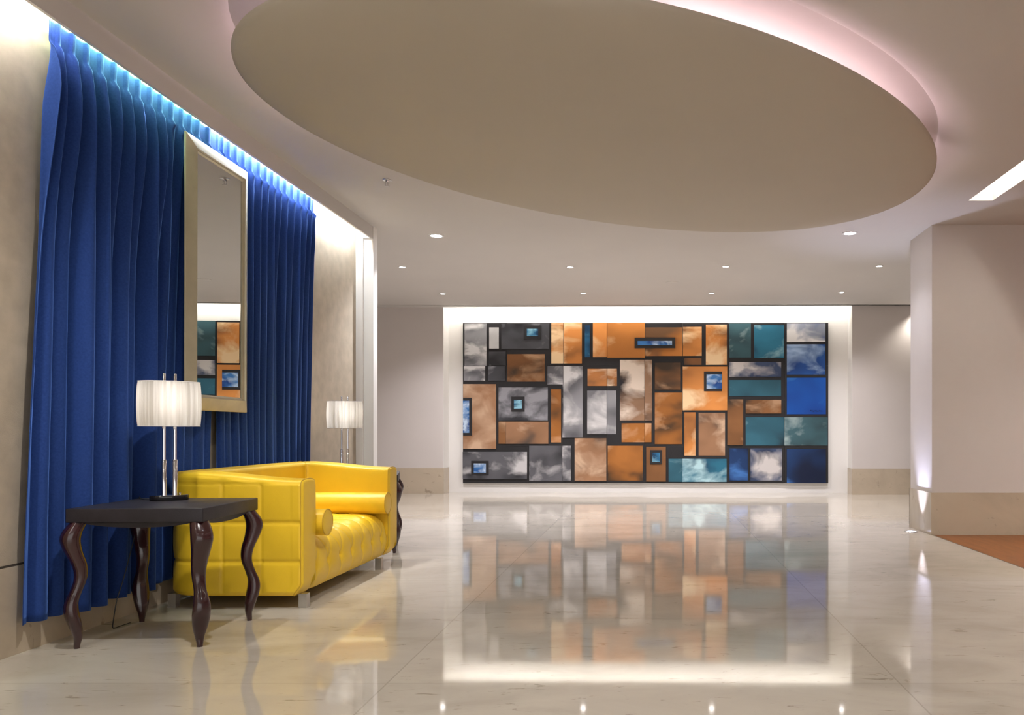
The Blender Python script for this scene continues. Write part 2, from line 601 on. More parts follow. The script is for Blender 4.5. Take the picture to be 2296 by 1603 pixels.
for i, (x, y) in enumerate(small_pos):
    o = small if i == 0 else copy_tree(small)
    o.location = (x, y, CEIL)
    o['label'] = 'small recessed downlight, ' + words[i % 4] + (' in the nearer row' if i < 4 else ' in the row closest to the painting')
    o['group'] = 'small downlights before the end wall'
    spot('small_beam', (x, y, CEIL - 0.02), 80, (1.0, 0.96, 1.0), 130, 0.8, 0.03)
# unseen downlights added as fill light, over and behind the viewer
hall = [(-1.7, 3.2), (1.5, 1.2), (-1.5, -0.6), (1.5, -1.8), (5.0, 3.0), (5.2, 6.2)]
for i, (x, y) in enumerate(hall):
    o = copy_tree(big)
    o.location = (x, y, CEIL)
    o['label'] = 'added fill downlight, out of view, over the near part of the hall, ' + ['beside the left wall', 'right of the viewer', 'behind the viewer on the left', 'behind the viewer on the right', 'over the parquet, nearer one', 'over the parquet, farther one'][i]
    o['group'] = 'added fill downlights over the near hall'
    spot('hall_fill_beam', (x, y, CEIL - 0.03), [70, 42, 55, 55, 115, 105][i], (1.0, 0.95, 0.89), 130, 0.8, 0.05)
# light inside the right of the end recess
spot('end_recess_beam', (4.75, 13.85, CEIL - 0.03), 30, (1.0, 0.93, 0.84), 120, 0.7, 0.05)

# small hidden spots added in the cove to brighten the sofa
for y, e in ((4.80, 45), (6.10, 80), (6.55, 80)):
    spot('cove_fill_beam', (-3.014, y, 3.215), e, (1.0, 0.97, 0.93), 36, 0.7, 0.008, aim=(0.31, 0.0, -1))

# extra downlight added out of view to lift the sofa front
o = copy_tree(big)
o.location = (-0.4, 3.3, CEIL)
o['label'] = 'added ceiling downlight, out of view, brightening the yellow sofa'
o['group'] = 'added fill downlights over the near hall'
spot('sofa_fill_beam', (-0.4, 3.3, CEIL - 0.03), 68, (1.0, 0.96, 0.90), 40, 0.9, 0.03, aim=(-1.85, 2.45, -2.95))

# uplight in the floor by the pier
up = empty('floor_uplight', (2.87, 8.82, 0), 'small round steel uplight set in the marble floor at the foot of the right pier', 'floor light')
bm = bmesh.new()
add_lathe(bm, [(0.050, 0.003), (0.058, 0.006), (0.070, 0.005), (0.074, 0.0005), (0.050, 0.0005)], n=36, cap=False)
build('ring', bm, M['steel'], up)
bm = bmesh.new()
add_lathe(bm, [(0.050, 0.0035), (0.02, 0.0045), (0.001, 0.0046)], n=36)
build('lens', bm, emis('uplight_glow', (0.62, 0.68, 1.0), 3), up)
spot('uplight_beam', (2.875, 8.82, 0.02), 50, (0.66, 0.70, 1.0), 62, 0.9, 0.02, aim=(0.0, -0.02, 1))

# ------------------------------------------------------------------ curtains
def curtain(name, pleats, y_bot0, y_bot1, label, seed, ext0, ext1):
    """pleats: y of each pinch pleat along the heading; ext: y of the two edges at the top"""
    root = empty(name, (-3.05, (ext0 + ext1) / 2, 0.15), label, 'curtain', 'blue pinch-pleated curtains')
    ox, oy, oz = root.location
    P = [ext0] + list(pleats) + [ext1]
    np_ = len(P) - 1
    NU = np_ * 30
    ZT, ZB = 3.195, 0.15
    zs = [3.195, 3.185, 3.16, 3.13, 3.105, 3.085, 3.07, 3.05, 3.02, 2.98, 2.93, 2.86, 2.78, 2.68, 2.56, 2.42, 2.26, 2.08, 1.9, 1.7, 1.5, 1.3, 1.1, 0.9, 0.72, 0.55, 0.4, 0.28, 0.205, 0.2, 0.195, 0.15]
    rnd = random.Random(seed)
    amp = [rnd.choice((1.0, 0.95, 1.0, 0.70, 0.45)) for _ in range(np_ + 2)]
    amp[0] = 0.15
    amp[np_] = 0.5
    wid = [rnd.uniform(-1, 1) for _ in range(np_ + 2)]
    shift = [rnd.uniform(-0.16, 0.16) for _ in range(np_ + 2)]
    merge = [rnd.random() for _ in range(np_ + 2)]
    rows = []
    for z in zs:
        d = (ZT - z) / (ZT - ZB)
        row = []
        for i in range(NU + 1):
            u = i / 30.0
            j = min(int(u), np_ - 1)
            fr = u - j
            yt = P[j] + (P[j + 1] - P[j]) * fr
            ug = i / NU
            yb = y_bot0 + (y_bot1 - y_bot0) * ug
            jn = round(u)
            # heading pinch
            dd = (u - jn)
            edge = 1.0 if 0 < jn < np_ else 0.3
            pinch = math.exp(-(dd / 0.125) ** 14) * 0.015 * edge
            head = sm(3.05, 3.09, z)
            top_flare = 1 + 0.25 * sm(3.09, 3.19, z)
            a = amp[jn]
            # folds below the heading: a deep rounded ridge under each pleat, wandering as it falls
            kk_ = d ** 0.8
            w0, w1 = shift[j], shift[j + 1]
            wob = (w0 + (w1 - w0) * fr) * kk_ + 0.12 * kk_ * noise.noise(Vector((u * 0.6, z * 0.45, seed)))
            ph = u - wob
            q = ph - math.floor(ph)
            jr = max(0, min(int(math.floor(ph + 0.5)), len(amp) - 1))
            c = 0.5 + 0.5 * math.cos(2 * PI * q)
            grow = sm(0.0, 0.16, d)
            lowamp = 0.35 + 0.65 * amp[jr] if d > 0.2 else 1.0
            lowamp = 1.0 + (amp[jr] - 1.0) * sm(0.08, 0.4, d)
            ridge = c ** 1.6
            qq = abs(q if q < 0.5 else 1 - q)
            hw = 0.37 + 0.07 * wid[jr]
            if qq < hw: fat = 0.42 + 0.58 * math.sqrt(1 - (qq / hw) ** 2)
            else: fat = 0.42 * max(0.0, 1 - (qq - hw) / 0.035)
            body = 0.018 * ridge * (1 - grow) + grow * (ridge * (1 - sm(0.1, 0.35, d)) + fat * sm(0.1, 0.35, d)) * 0.108 * lowamp
            cin = 0.016 * math.exp(-(dd / 0.10) ** 2) * (1 - sm(0.02, 0.08, d)) * edge
            off = pinch * top_flare * head + (body + cin) * (1 - head)
            off += 0.007 * noise.noise(Vector((u * 1.6, z * 0.9, seed + 9))) * sm(0.05, 0.3, d)
            Y = yt + (yb - yt) * sm(0.0, 1.0, d * 0.9 + 0.05)
            base = -3.055 - 0.062 * sm(0.03, 0.16, d) * (1 - 0.85 * math.exp(-min(u, np_ - u) * 2.0) * (1 - 0.5 * sm(0.3, 1.0, d)))
            # front limit: free-hanging, tighter behind the mirror, behind the sofa and at the far table
            lim = -2.985 + 0.015 * sm(0.3, 0.8, d)
            k1 = sm(4.98, 5.10, Y) * (1 - sm(6.00, 6.12, Y)) * 1.0
            k2 = sm(4.84, 4.97, Y) * (1 - sm(0.85, 2.8, z))
            k3 = sm(5.95, 6.15, Y)
            lim = lim + (-3.035 - lim) * k3
            lim = lim + (-3.04 - lim) * k1
            lim = lim + (-3.075 - lim) * k2
            if z > 3.03: lim = -3.025
            full = 0.018 * (1 - grow) + grow * 0.108
            gain = (lim - base) / max(full, 0.02) if d > 0.06 else 1.0
            gain = 1.0 + (gain - 1.0) * sm(0.03, 0.16, d)
            X = base + off * gain
            X = max(min(X, lim + 0.006), base)
            row.append((X - ox, Y - oy, z - oz))
        rows.append(row)
    bm = bmesh.new()
    add_rings(bm, rows, cap=False, wrap=False)
    bmesh.ops.recalc_face_normals(bm, faces=bm.faces)
    o = build('drape', bm, M['curtain'], root, angle=75)
    sol = o.modifiers.new('thickness', 'SOLIDIFY')
    sol.thickness = 0.003
    sol.offset = 0
    # hem stitching band and heading tape are children of the drape
    return root


PLEFT = [4.127, 4.233, 4.34, 4.449, 4.562, 4.668, 4.778, 4.889, 4.993, 5.107, 5.219, 5.312, 5.404, 5.534]
PRIGHT = [5.71, 5.80, 5.90, 6.01, 6.12, 6.25, 6.36, 6.47, 6.58, 6.70, 6.83, 6.96, 7.08, 7.18]
curtain('curtain', PLEFT, 3.93, 5.60, 'wide blue pleated curtain on the left, behind the near side table and lamp', 3, 4.075, 5.67)
curtain('curtain', PRIGHT, 5.71, 7.27, 'narrower blue pleated curtain between the mirror and the bare wall', 8, 5.675, 7.26)
tr = empty('curtain_track', (-3.06, 5.67, 3.2), 'white curtain track running along the cove with hooks', 'curtain track')
bm = bmesh.new()
add_box(bm, 0.012, 0.022, 4.05 - 5.67, 7.32 - 5.67, 0.022, 0.036, 0.002)
build('rail', bm, M['white'], tr)
for y in PLEFT + PRIGHT:
    bm = bmesh.new()
    add_box(bm, 0.012, 0.015, y - 5.67 - 0.004, y - 5.67 + 0.004, -0.004, 0.024)
    build('hook', bm, M['white'], tr, smooth=False)

# ------------------------------------------------------------------ mirror
mr = empty('wall_mirror', (-2.96, 5.56, 1.24), 'tall wall mirror in a champagne coloured frame hanging over the blue curtains', 'mirror')
mr.rotation_euler = (0, math.radians(0.12), math.radians(1.07))
MH, MW, FW = 1.79, 0.41, 0.105


def frame_ring(bm, prof):
    """prof: list of (inset, x) swept round the rectangle with mitred corners"""
    rings = []
    for (y, z) in ((-1, 0), (1, 0), (1, 1), (-1, 1)):
        ring = []
        for ins, x in prof:
            ring.append((x, y * (MW - ins), (ins if z == 0 else MH - ins)))
        rings.append(ring)
    add_rings(bm, rings, close=True)


bm = bmesh.new()
frame_ring(bm, [(0, -0.040), (0, -0.034), (0.004, -0.030), (FW - 0.022, 0.0), (FW - 0.020, -0.004), (FW - 0.018, -0.009), (FW - 0.010, -0.009), (FW, -0.018), (FW, -0.040)])
build('frame', bm, M['frame'], mr, smooth=False)
bm = bmesh.new()
add_box(bm, -0.028, -0.020, -MW + FW - 0.008, MW - FW + 0.008, FW - 0.008, MH - FW + 0.008)
build('mirror_glass', bm, M['mirror'], mr, smooth=False)

# ------------------------------------------------------------------ sprinkler and speaker in the ceiling
sp = empty('ceiling_sprinkler', (-2.30, 7.02, CEIL), 'small metal fire sprinkler under the ceiling, seen in the mirror', 'sprinkler')
bm = bmesh.new()
add_lathe(bm, [(0.042, -0.0005), (0.040, -0.006), (0.015, -0.010), (0.013, -0.022), (0.001, -0.022)], n=28)
build('flange', bm, M['steel'], sp)
bm = bmesh.new()
for s in (-1, 1):
    add_tube(bm, [(0.011 * s, 0, -0.02), (0.016 * s, 0, -0.032), (0.013 * s, 0, -0.046), (0.002 * s, 0, -0.055)], 0.0022, 8)
add_tube(bm, [(0, 0, -0.02), (0, 0, -0.052)], 0.003, 8)
build('yoke', bm, M['steel'], sp)
bm = bmesh.new()
add_lathe(bm, [(0.001, -0.054), (0.021, -0.055), (0.021, -0.0575), (0.001, -0.0575)], n=24)
build('deflector', bm, M['steel'], sp)

spk = empty('ceiling_speaker', (0.32, 11.84, CEIL), 'flat round pale speaker grille in the ceiling between the rows of small downlights', 'speaker')
bm = bmesh.new()
add_lathe(bm, [(0.098, -0.0005), (0.096, -0.004), (0.088, -0.005), (0.086, -0.0035), (0.001, -0.0035)], n=40)
build('grille', bm, M['ceiling'], spk)

# ------------------------------------------------------------------ painting of many panels
def wall_pt(px, py, dy=0.0):
    """a pixel of the photo to (x, z) in the end wall's frame, at the canvas face"""
    Y0 = 14.12 + NB - 0.045
    t = math.tan(WA)
    a = (px - CX) / F
    Y = Y0 / (1 + a * t)
    X = a * Y
    return X / math.cos(WA), CAMZ + (CY - py) * Y / F


painting = empty('cloud_painting', (0, 0, 0), 'huge multi-panel cloud painting in grey, orange, teal and blue inside the lit niche', 'painting')
painting.matrix_world = endroot @ Matrix.Translation((0, NB - 0.045, 0))
ax, az = wall_pt(1037, 1083)
bx, bz = wall_pt(1856, 724)
# the black canvases carrying the panels
cuts_top = [1037, 1136, 1262, 1360, 1444, 1530, 1631, 1758, 1856]
kk = 0
for row, (ya, yb) in enumerate(((724, 820), (820, 1000), (1000, 1083))):
    cs = cuts_top if row != 2 else [1037, 1185, 1262, 1360, 1444, 1530, 1631, 1758, 1856]
    for c0, c1 in zip(cs[:-1], cs[1:]):
        p0 = wall_pt(c0, yb); p1 = wall_pt(c1, ya)
        th = [0.0, 0.006, 0.003, 0.009][kk % 4]
        kk += 1
        box('canvas', p0[0], p1[0] - 0.001, -th, 0.044, p0[1] + 0.001, p1[1], M['backing'], painting)

G = ((0.035, 0.035, 0.04), (0.13, 0.13, 0.145), (0.62, 0.61, 0.62))
GL = ((0.14, 0.14, 0.155), (0.32, 0.32, 0.34), (0.72, 0.71, 0.71))
GD = ((0.015, 0.015, 0.019), (0.075, 0.077, 0.088), (0.33, 0.33, 0.36))
O = ((0.20, 0.10, 0.045), (0.56, 0.21, 0.045), (0.90, 0.62, 0.36))
OB = ((0.30, 0.12, 0.04), (0.72, 0.28, 0.07), (1.0, 0.72, 0.42))
OC = ((0.12, 0.09, 0.065), (0.50, 0.20, 0.06), (0.95, 0.75, 0.55))
B = ((0.07, 0.045, 0.028), (0.25, 0.11, 0.040), (0.50, 0.30, 0.17))
BG = ((0.10, 0.075, 0.06), (0.36, 0.19, 0.10), (0.66, 0.45, 0.30))
BO = ((0.10, 0.05, 0.02), (0.40, 0.15, 0.032), (0.68, 0.38, 0.20))
DW = ((0.025, 0.025, 0.03), (0.33, 0.19, 0.11), (0.80, 0.68, 0.57))
T = ((0.018, 0.045, 0.065), (0.035, 0.135, 0.19), (0.40, 0.62, 0.66))
TG = ((0.03, 0.055, 0.065), (0.055, 0.13, 0.155), (0.50, 0.62, 0.62))
TB = ((0.015, 0.06, 0.13), (0.03, 0.19, 0.30), (0.50, 0.75, 0.80))
BL = ((0.012, 0.06, 0.26), (0.03, 0.14, 0.50), (0.45, 0.62, 0.86))
BP = ((0.006, 0.06, 0.34), (0.008, 0.11, 0.52), (0.06, 0.28, 0.66))
NV = ((0.006, 0.014, 0.05), (0.012, 0.045, 0.15), (0.06, 0.19, 0.52))
NW = ((0.012, 0.02, 0.05), (0.06, 0.09, 0.18), (0.68, 0.64, 0.62))
WC = ((0.015, 0.08, 0.36), (0.30, 0.33, 0.42), (0.85, 0.83, 0.82))
BS = ((0.01, 0.05, 0.12), (0.03, 0.17, 0.34), (0.30, 0.60, 0.74))
BS2 = ((0.012, 0.07, 0.30), (0.06, 0.22, 0.55), (0.60, 0.74, 0.90))
WH = ((0.50, 0.50, 0.51), (0.62, 0.62, 0.62), (0.74, 0.73, 0.73))
# (crop origin, x0, y0, x1, y1, colours, cloud threshold, scale); crops are 3.644 times enlarged
L, R = 980, 1420
PAN = [(L, 222, 166, 400, 510, GL, .56, 1.6), (L, 217, 514, 390, 633, GL, .56, 1.9), (L, 424, 198, 501, 370, WH, .6, 1.2),
       (L, 523, 166, 912, 373, GD, .64, 1.5), (L, 422, 394, 558, 509, G, .66, 1.4), (L, 417, 513, 556, 633, GD, .60, 1.4),
       (L, 571, 415, 877, 640, B, .60, 1.6), (L, 931, 160, 1029, 492, OB, .53, 1.5), (L, 1033, 160, 1180, 492, OB, .56, 1.4),
       (L, 1204, 181, 1244, 441, BS, .62, 1.5), (L, 1270, 160, 1384, 441, OB, .64, 1.2), (L, 1388, 160, 1694, 446, O, .70, 1.2),
       (R, 94, 197, 397, 431, O, .72, 1.2), (R, 401, 193, 555, 430, OB, .62, 1.4), (R, 589, 175, 760, 503, OB, .52, 1.4),
       (R, 412, 447, 553, 503, B, .7, 1.2),
       (L, 1491, 462, 1691, 957, DW, .54, 1.1), (L, 1695, 462, 1752, 957, DW, .58, 1.1),
       (L, 899, 512, 1025, 663, G, .56, 1.5), (L, 1029, 512, 1187, 1098, GL, .60, 1.1), (L, 1022, 663, 1028, 1098, G, .60, 1.3),
       (L, 1226, 535, 1384, 675, OC, .52, 1.6), (L, 1388, 535, 1466, 675, OC, .54, 1.6),
       (L, 1224, 713, 1383, 1068, GL, .55, 1.2), (L, 1386, 713, 1460, 1068, GL, .64, 1.2),
       (L, 211, 660, 480, 1188, BG, .57, 1.0), (L, 500, 687, 902, 957, GD, .57, 1.3), (L, 929, 702, 1010, 1137, BO, .60, 1.2),
       (L, 500, 967, 558, 1147, B, .6, 1.2), (L, 560, 967, 906, 1147, BG, .64, 1.5), (L, 1504, 980, 1691, 1135, BO, .60, 1.7),
       (L, 1694, 980, 1748, 1135, BO, .57, 1.7), (L, 208, 1213, 732, 1435, G, .57, 1.6), (L, 750, 1163, 1018, 1450, G, .60, 1.4),
       (L, 1021, 1163, 1090, 1450, G, .58, 1.4), (L, 1122, 1102, 1380, 1450, BG, .60, 1.3), (L, 1391, 1163, 1676, 1448, BO, .60, 1.4),
       (R, 102, 1172, 262, 1455, B, .66, 1.2), (R, 172, 485, 384, 705, B, .66, 1.3), (R, 172, 730, 395, 1150, BO, .63, 1.3),
       (R, 400, 517, 763, 875, OB, .60, 1.1), (R, 413, 891, 505, 1244, OB, .60, 1.2), (R, 530, 895, 745, 1244, BG, .60, 1.3),
       (R, 285, 1270, 394, 1458, T, .60, 1.4), (R, 398, 1270, 758, 1458, TB, .58, 1.3),
       (R, 779, 165, 957, 445, TG, .60, 1.4), (R, 984, 180, 1226, 447, TB, .63, 1.3), (R, 1250, 165, 1564, 317, WC, .50, 1.5),
       (R, 1250, 335, 1564, 583, BL, .58, 1.3), (R, 1250, 608, 1568, 907, BP, .64, 0.8), (R, 779, 480, 1203, 601, NW, .55, 1.3),
       (R, 779, 627, 1203, 759, T, .76, 1.0), (R, 914, 788, 1204, 900, B, .60, 1.8), (R, 764, 785, 893, 1158, B, .68, 1.2),
       (R, 914, 930, 1226, 1161, T, .62, 1.2), (R, 1230, 930, 1583, 1161, TG, .60, 1.2), (R, 782, 1185, 931, 1447, NV, .66, 1.2),
       (R, 953, 1185, 1210, 1448, NW, .57, 1.3), (R, 1250, 1190, 1568, 1468, NV, .62, 1.1)]
for i, (org, x0, y0, x1, y1, c, hi, sc) in enumerate(PAN):
    p0 = wall_pt(org + x0 / 3.644, 680 + y1 / 3.644)
    p1 = wall_pt(org + x1 / 3.644, 680 + y0 / 3.644)
    m = cloud('painted_clouds', *c, seed=i * 3.17, scale=sc, hi=hi - 0.012)
    th = 0.012 + 0.004 * (i % 3)
    box('painted_panel', p0[0], p1[0], -th, 0.0, p0[1], p1[1], m, painting)
# small black bordered insets
INS = [(L, 706, 183, 850, 295, 732, 210, 824, 270, BS), (L, 211, 772, 283, 1080, 211, 795, 262, 1058, BS2),
       (L, 605, 762, 713, 885, 627, 789, 691, 861, BS), (L, 278, 1287, 420, 1402, 299, 1308, 398, 1384, BS2),
       (R, 133, 1199, 230, 1315, 151, 1220, 213, 1294, BS), (R, 573, 558, 720, 718, 594, 581, 719, 697, BS2),
       (R, 7, 280, 340, 368, 32, 308, 313, 343, BS2)]
for i, (org, a0, b0, a1, b1, c0, d0, c1, d1, c) in enumerate(INS):
    p0 = wall_pt(org + a0 / 3.644, 680 + b1 / 3.644); p1 = wall_pt(org + a1 / 3.644, 680 + b0 / 3.644)
    q = box('inset_border', p0[0], p1[0], -0.026, 0.0, p0[1], p1[1], M['backing'], painting)
    p0 = wall_pt(org + c0 / 3.644, 680 + d1 / 3.644); p1 = wall_pt(org + c1 / 3.644, 680 + d0 / 3.644)
    box('inset_picture', p0[0], p1[0], -0.030, -0.02, p0[1], p1[1], cloud('inset_clouds', *c, seed=60 + i * 2.3, scale=3.2, hi=0.56), q)
# painter's scrawl
pts = []
for i in range(46):
    t = i / 45
    if 0.66 < t < 0.72: continue
    pts.append((1440 + 96 * t, 880 - 5 * math.sin(t * 41) * (1 - 0.4 * t) - 4 * math.sin(t * 17)))
bm = bmesh.new()
P3 = [wall_pt(R + a / 3.644, 680 + b_ / 3.644) for a, b_ in pts]
add_tube(bm, [(x, -0.0215, z) for x, z in P3[:30]], 0.0022, 5)
add_tube(bm, [(x, -0.0215, z) for x, z in P3[30:]], 0.0022, 5)
build('signature', bm, M['ink'], painting)

# ------------------------------------------------------------------ side tables
def table_leg(dx, dy):
    """S-curved lacquered leg swinging out along the corner's diagonal"""
    prof = [(0.0, 0.0, .027, .026), (0.012, 0.0, .029, .028), (0.05, -.004, .043, .036), (0.08, 0.0, .060, .046), (0.11, 0.006, .074, .056), (0.16, .018, .085, .064),
            (0.20, .024, .084, .064), (0.24, .021, .073, .058), (0.29, 0.004, .059, .052), (0.34, -.012, .062, .054), (0.38, -.016, .067, .058),
            (0.43, -.008, .076, .066), (0.48, .010, .086, .074), (0.52, .022, .097, .082), (0.555, .027, .104, .087), (0.59, .020, .102, .086), (0.62, .005, .094, .080), (0.642, -.008, .086, .076)]
    bm = bmesh.new()
    d = Vector((dx, dy, 0)).normalized()
    s = Vector((-d.y, d.x, 0))
    rings = []
    # interpolate smoothly
    N = 70
    zz = [p[0] for p in prof]
    for i in range(N + 1):
        z = 0.642 * i / N
        j = max(k for k in range(len(prof)) if zz[k] <= z + 1e-9)
        j = min(j, len(prof) - 2)
        t = (z - zz[j]) / (zz[j + 1] - zz[j])
        def cr(k):
            p0 = prof[max(j - 1, 0)][k]; p1 = prof[j][k]; p2 = prof[j + 1][k]; p3 = prof[min(j + 2, len(prof) - 1)][k]
            return 0.5 * (2 * p1 + (p2 - p0) * t + (2 * p0 - 5 * p1 + 4 * p2 - p3) * t * t + (3 * p1 - p0 - 3 * p2 + p3) * t ** 3)
        off, wp, wd = cr(1), cr(2), cr(3)
        c = d * (off * 1.05) + Vector((0, 0, z))
        ring = []
        for k in range(24):
            a = 2 * PI * k / 24
            ca, sa = math.cos(a), math.sin(a)
            e = 0.88
            ring.append(c + d * (math.copysign(abs(ca) ** e, ca) * wd / 2) + s * (math.copysign(abs(sa) ** e, sa) * wp / 2))
        rings.append(ring)
    add_rings(bm, rings)
    return bm


def make_table():
    t = empty('side_table', (0, 0, 0), 'x', 'side table')
    hw, hd = 0.336, 0.325
    bm = bmesh.new()
    add_box(bm, -hw, hw, -hd, hd, 0.640, 0.712, 0.006, 3)
    build('tabletop', bm, M['table_top'], t)
    # apron: panels bowed at the bottom between the legs
    bm = bmesh.new()
    for ax in (0, 1):
        for sgn in (-1, 1):
            a, dpt = (hw, hd) if ax == 0 else (hd, hw)
            inset = dpt - 0.028
            top, bot = [], []
            N = 20
            f = []
            for i in range(N + 1):
                u = -1 + 2 * i / N
                zb = 0.612 + 0.022 * abs(u) ** 2.5
                for dz, arr in ((0, f),):
                    pass
                x = u * (a - 0.07)
                row = []
                for (oo, z) in ((inset, 0.642), (inset, zb), (inset - 0.016, zb), (inset - 0.016, 0.642)):
                    row.append((x, sgn * oo, z) if ax == 0 else (sgn * oo, x, z))
                f.append(row)
            add_rings(bm, f)
    build('apron', bm, M['table_top'], t, smooth=False)
    lx, ly = 0.303, 0.286
    for sx in (-1, 1):
        for sy in (-1, 1):
            build('leg', table_leg(sx, sy), M['leg'], t, loc=(sx * lx, sy * ly, 0), angle=60)
    return t


tab = make_table()
tab.location = (-2.622, 4.375, 0)
tab.rotation_euler = (0, 0, math.radians(3.2))
tag(tab, 'dark side table with wavy legs nearest the viewer, carrying the larger looking lamp', 'side table', 'dark side tables either side of the sofa')
tab2 = copy_tree(tab)
tab2.location = (-2.690, 7.47, 0)
tab2.rotation_euler = (0, 0, math.radians(16))
tag(tab2, 'dark side table mostly hidden behind the far arm of the yellow sofa', 'side table')

# ------------------------------------------------------------------ table lamps
def make_lamp():
    t = empty('table_lamp', (0, 0, 0), 'x', 'lamp')
    bm = bmesh.new()
    add_lathe(bm, [(0.97, 0.0), (1.0, 0.003), (1.0, 0.024), (0.98, 0.028), (0.001, 0.0285)], n=48, sx=0.098, sy=0.062)
    b = build('base', bm, M['black'], t)
    bm = bmesh.new()
    add_lathe(bm, [(0.94, 0.0283), (0.93, 0.0295), (0.001, 0.0296)], n=48, sx=0.098, sy=0.062)
    build('plate', bm, M['chrome'], b)
    for s in (-1, 1):
        bm = bmesh.new()
        add_lathe(bm, [(0.0128, 0.02), (0.0128, 0.226), (0.0105, 0.229), (0.0085, 0.229)], s * 0.0268, 0, 20)
        sl = build('sleeve', bm, M['chrome'], t)
        bm = bmesh.new()
        add_lathe(bm, [(0.0088, 0.22), (0.0088, 0.712), (0.0078, 0.7145), (0.001, 0.715)], s * 0.0268, 0, 18)
        build('pole', bm, M['chrome'], t)
    bm = bmesh.new()
    add_lathe(bm, [(0.004, 0.029), (0.004, 0.034), (0.0065, 0.034), (0.0065, 0.039), (0.001, 0.041)], 0.052, -0.004, 12)
    o = build('switch', bm, M['chrome'], t)
    # pleated shade
    bm = bmesh.new()
    z0, z1 = 0.418, 0.668
    NP = 64
    n = NP * 4
    rings = []
    for i in range(13):
        v = i / 12
        z = z0 + (z1 - z0) * v
        bul = 0.965 + 0.035 * math.sin(PI * min(max(v, 0), 1)) ** 0.6
        ring = []
        for k in range(n):
            a = 2 * PI * k / n
            w_ = 0.0020 * math.cos(NP * a + 0.6 * math.sin(5 * a)) * math.sin(PI * (0.08 + 0.84 * v)) 
            ca, sa = math.cos(a), math.sin(a)
            ring.append(((0.158 * bul + w_) * ca, (0.112 * bul + w_) * sa, z))
        rings.append(ring)
    add_rings(bm, rings, cap=False)
    sh = build('lamp_shade', bm, M['shade'], t, angle=180)
    for z in (z0, z1):
        bm = bmesh.new()
        add_tube(bm, [(0.1535 * math.cos(2 * PI * k / 64), 0.109 * math.sin(2 * PI * k / 64), z) for k in range(64)], 0.0022, 6, close=True)
        build('rim', bm, M['trim'], sh)
    # carrier between the poles, with socket and bulb
    bm = bmesh.new()
    add_tube(bm, [(-0.152, 0, 0.655), (0.152, 0, 0.655)], 0.002, 6)
    add_tube(bm, [(0, -0.108, 0.655), (0, 0.108, 0.655)], 0.002, 6)
    build('shade_carrier', bm, M['chrome'], t)
    bm = bmesh.new()
    add_lathe(bm, [(0.001, 0.48), (0.014, 0.482), (0.014, 0.53), (0.001, 0.532)], 0, 0.03, 16)
    add_tube(bm, [(-0.027, 0, 0.49), (0, 0.022, 0.49), (0.027, 0, 0.49)], 0.004, 8)
    build('socket', bm, M['chrome'], t)
    bm = bmesh.new()
    add_lathe(bm, [(0.010, 0.53), (0.014, 0.54), (0.027, 0.565), (0.028, 0.58), (0.020, 0.598), (0.001, 0.605)], 0.0, 0.03, 20)
    build('bulb', bm, emis('bulb_glow', (1.0, 0.92, 0.84), 11), t)
    return t


lamp = make_lamp()
lamp.location = (-2.722, 4.545, 0.7125)
lamp.rotation_euler = (0, 0, math.radians(38))
tag(lamp, 'twin-stem chrome table lamp with pleated white oval shade on the near side table', 'lamp', 'pleated shade lamps on the side tables')
lamp2 = copy_tree(lamp)
lamp2.location = (-2.835, 7.45, 0.7125)
lamp2.rotation_euler = (0, 0, math.radians(25))
tag(lamp2, 'smaller looking lit lamp standing behind the far arm of the yellow sofa', 'lamp')
# cord: along the table top, down behind, then on to the floor
bm = bmesh.new()
P = [(-2.80, 4.52, 0.716), (-2.88, 4.56, 0.716), (-2.94, 4.63, 0.7165), (-2.966, 4.66, 0.712), (-2.964, 4.66, 0.62), (-2.958, 4.52, 0.30), (-2.962, 4.46, 0.17), (-2.975, 4.45, 0.06), (-2.99, 4.47, 0.006), (-2.985, 4.54, 0.005), (-2.98, 4.61, 0.005)]
Q = []
for i in range(len(P) - 1):
    p0 = Vector(P[max(i - 1, 0)]); p1 = Vector(P[i]); p2 = Vector(P[i + 1]); p3 = Vector(P[min(i + 2, len(P) - 1)])
    for j in range(6):
        t = j / 6
        q = 0.5 * (2 * p1 + (p2 - p0) * t + (2 * p0 - 5 * p1 + 4 * p2 - p3) * t * t + (3 * p1 - p0 - 3 * p2 + p3) * t ** 3)
        q.z = max(q.z, 0.004)
        Q.append(q)
add_tube(bm, Q, 0.0028, 6)
o = build('lamp_cord', bm, M['cable'])
tag(o, 'thin black lamp cord running off the near side table down to the floor', 'cord')

# ------------------------------------------------------------------ sofa
SX0, SX1, SY0, SY1 = -3.05, -2.17, 4.97, 6.83
TH = 0.205
sofa = empty('sofa', (-2.61, 5.9, 0), 'bright yellow quilted leather tub sofa against the blue curtains', 'sofa')
SO = Vector((-2.61, 5.9, 0))


def sofa_path():
    """centre line of the U from near arm front to far arm front: points with outward normals"""
    h = TH / 2
    R_ = 0.135
    xa, xb, ya, yb = SX1, SX0 + h, SY0 + h, SY1 - h
    pts = []
    def line(p, q, nn, n_):
        for i in range(n_):
            t = i / n_
            pts.append((p[0] + (q[0] - p[0]) * t, p[1] + (q[1] - p[1]) * t, nn[0], nn[1]))
    line((xa, ya), (xb + R_, ya), (0, -1), 84)
    for i in range(12):
        a = -PI / 2 - PI / 2 * i / 12
        pts.append((xb + R_ + R_ * math.cos(a), ya + R_ + R_ * math.sin(a), math.cos(a), math.sin(a)))
    line((xb, ya + R_), (xb, yb - R_), (-1, 0), 40)
    for i in range(12):
        a = PI + (-PI / 2) * i / 12
        pts.append((xb + R_ + R_ * math.cos(a), yb - R_ + R_ * math.sin(a), math.cos(a), math.sin(a)))
    line((xb + R_, yb), (xa, yb), (0, 1), 84)
    pts.append((xa, yb, 0, 1))
    return pts


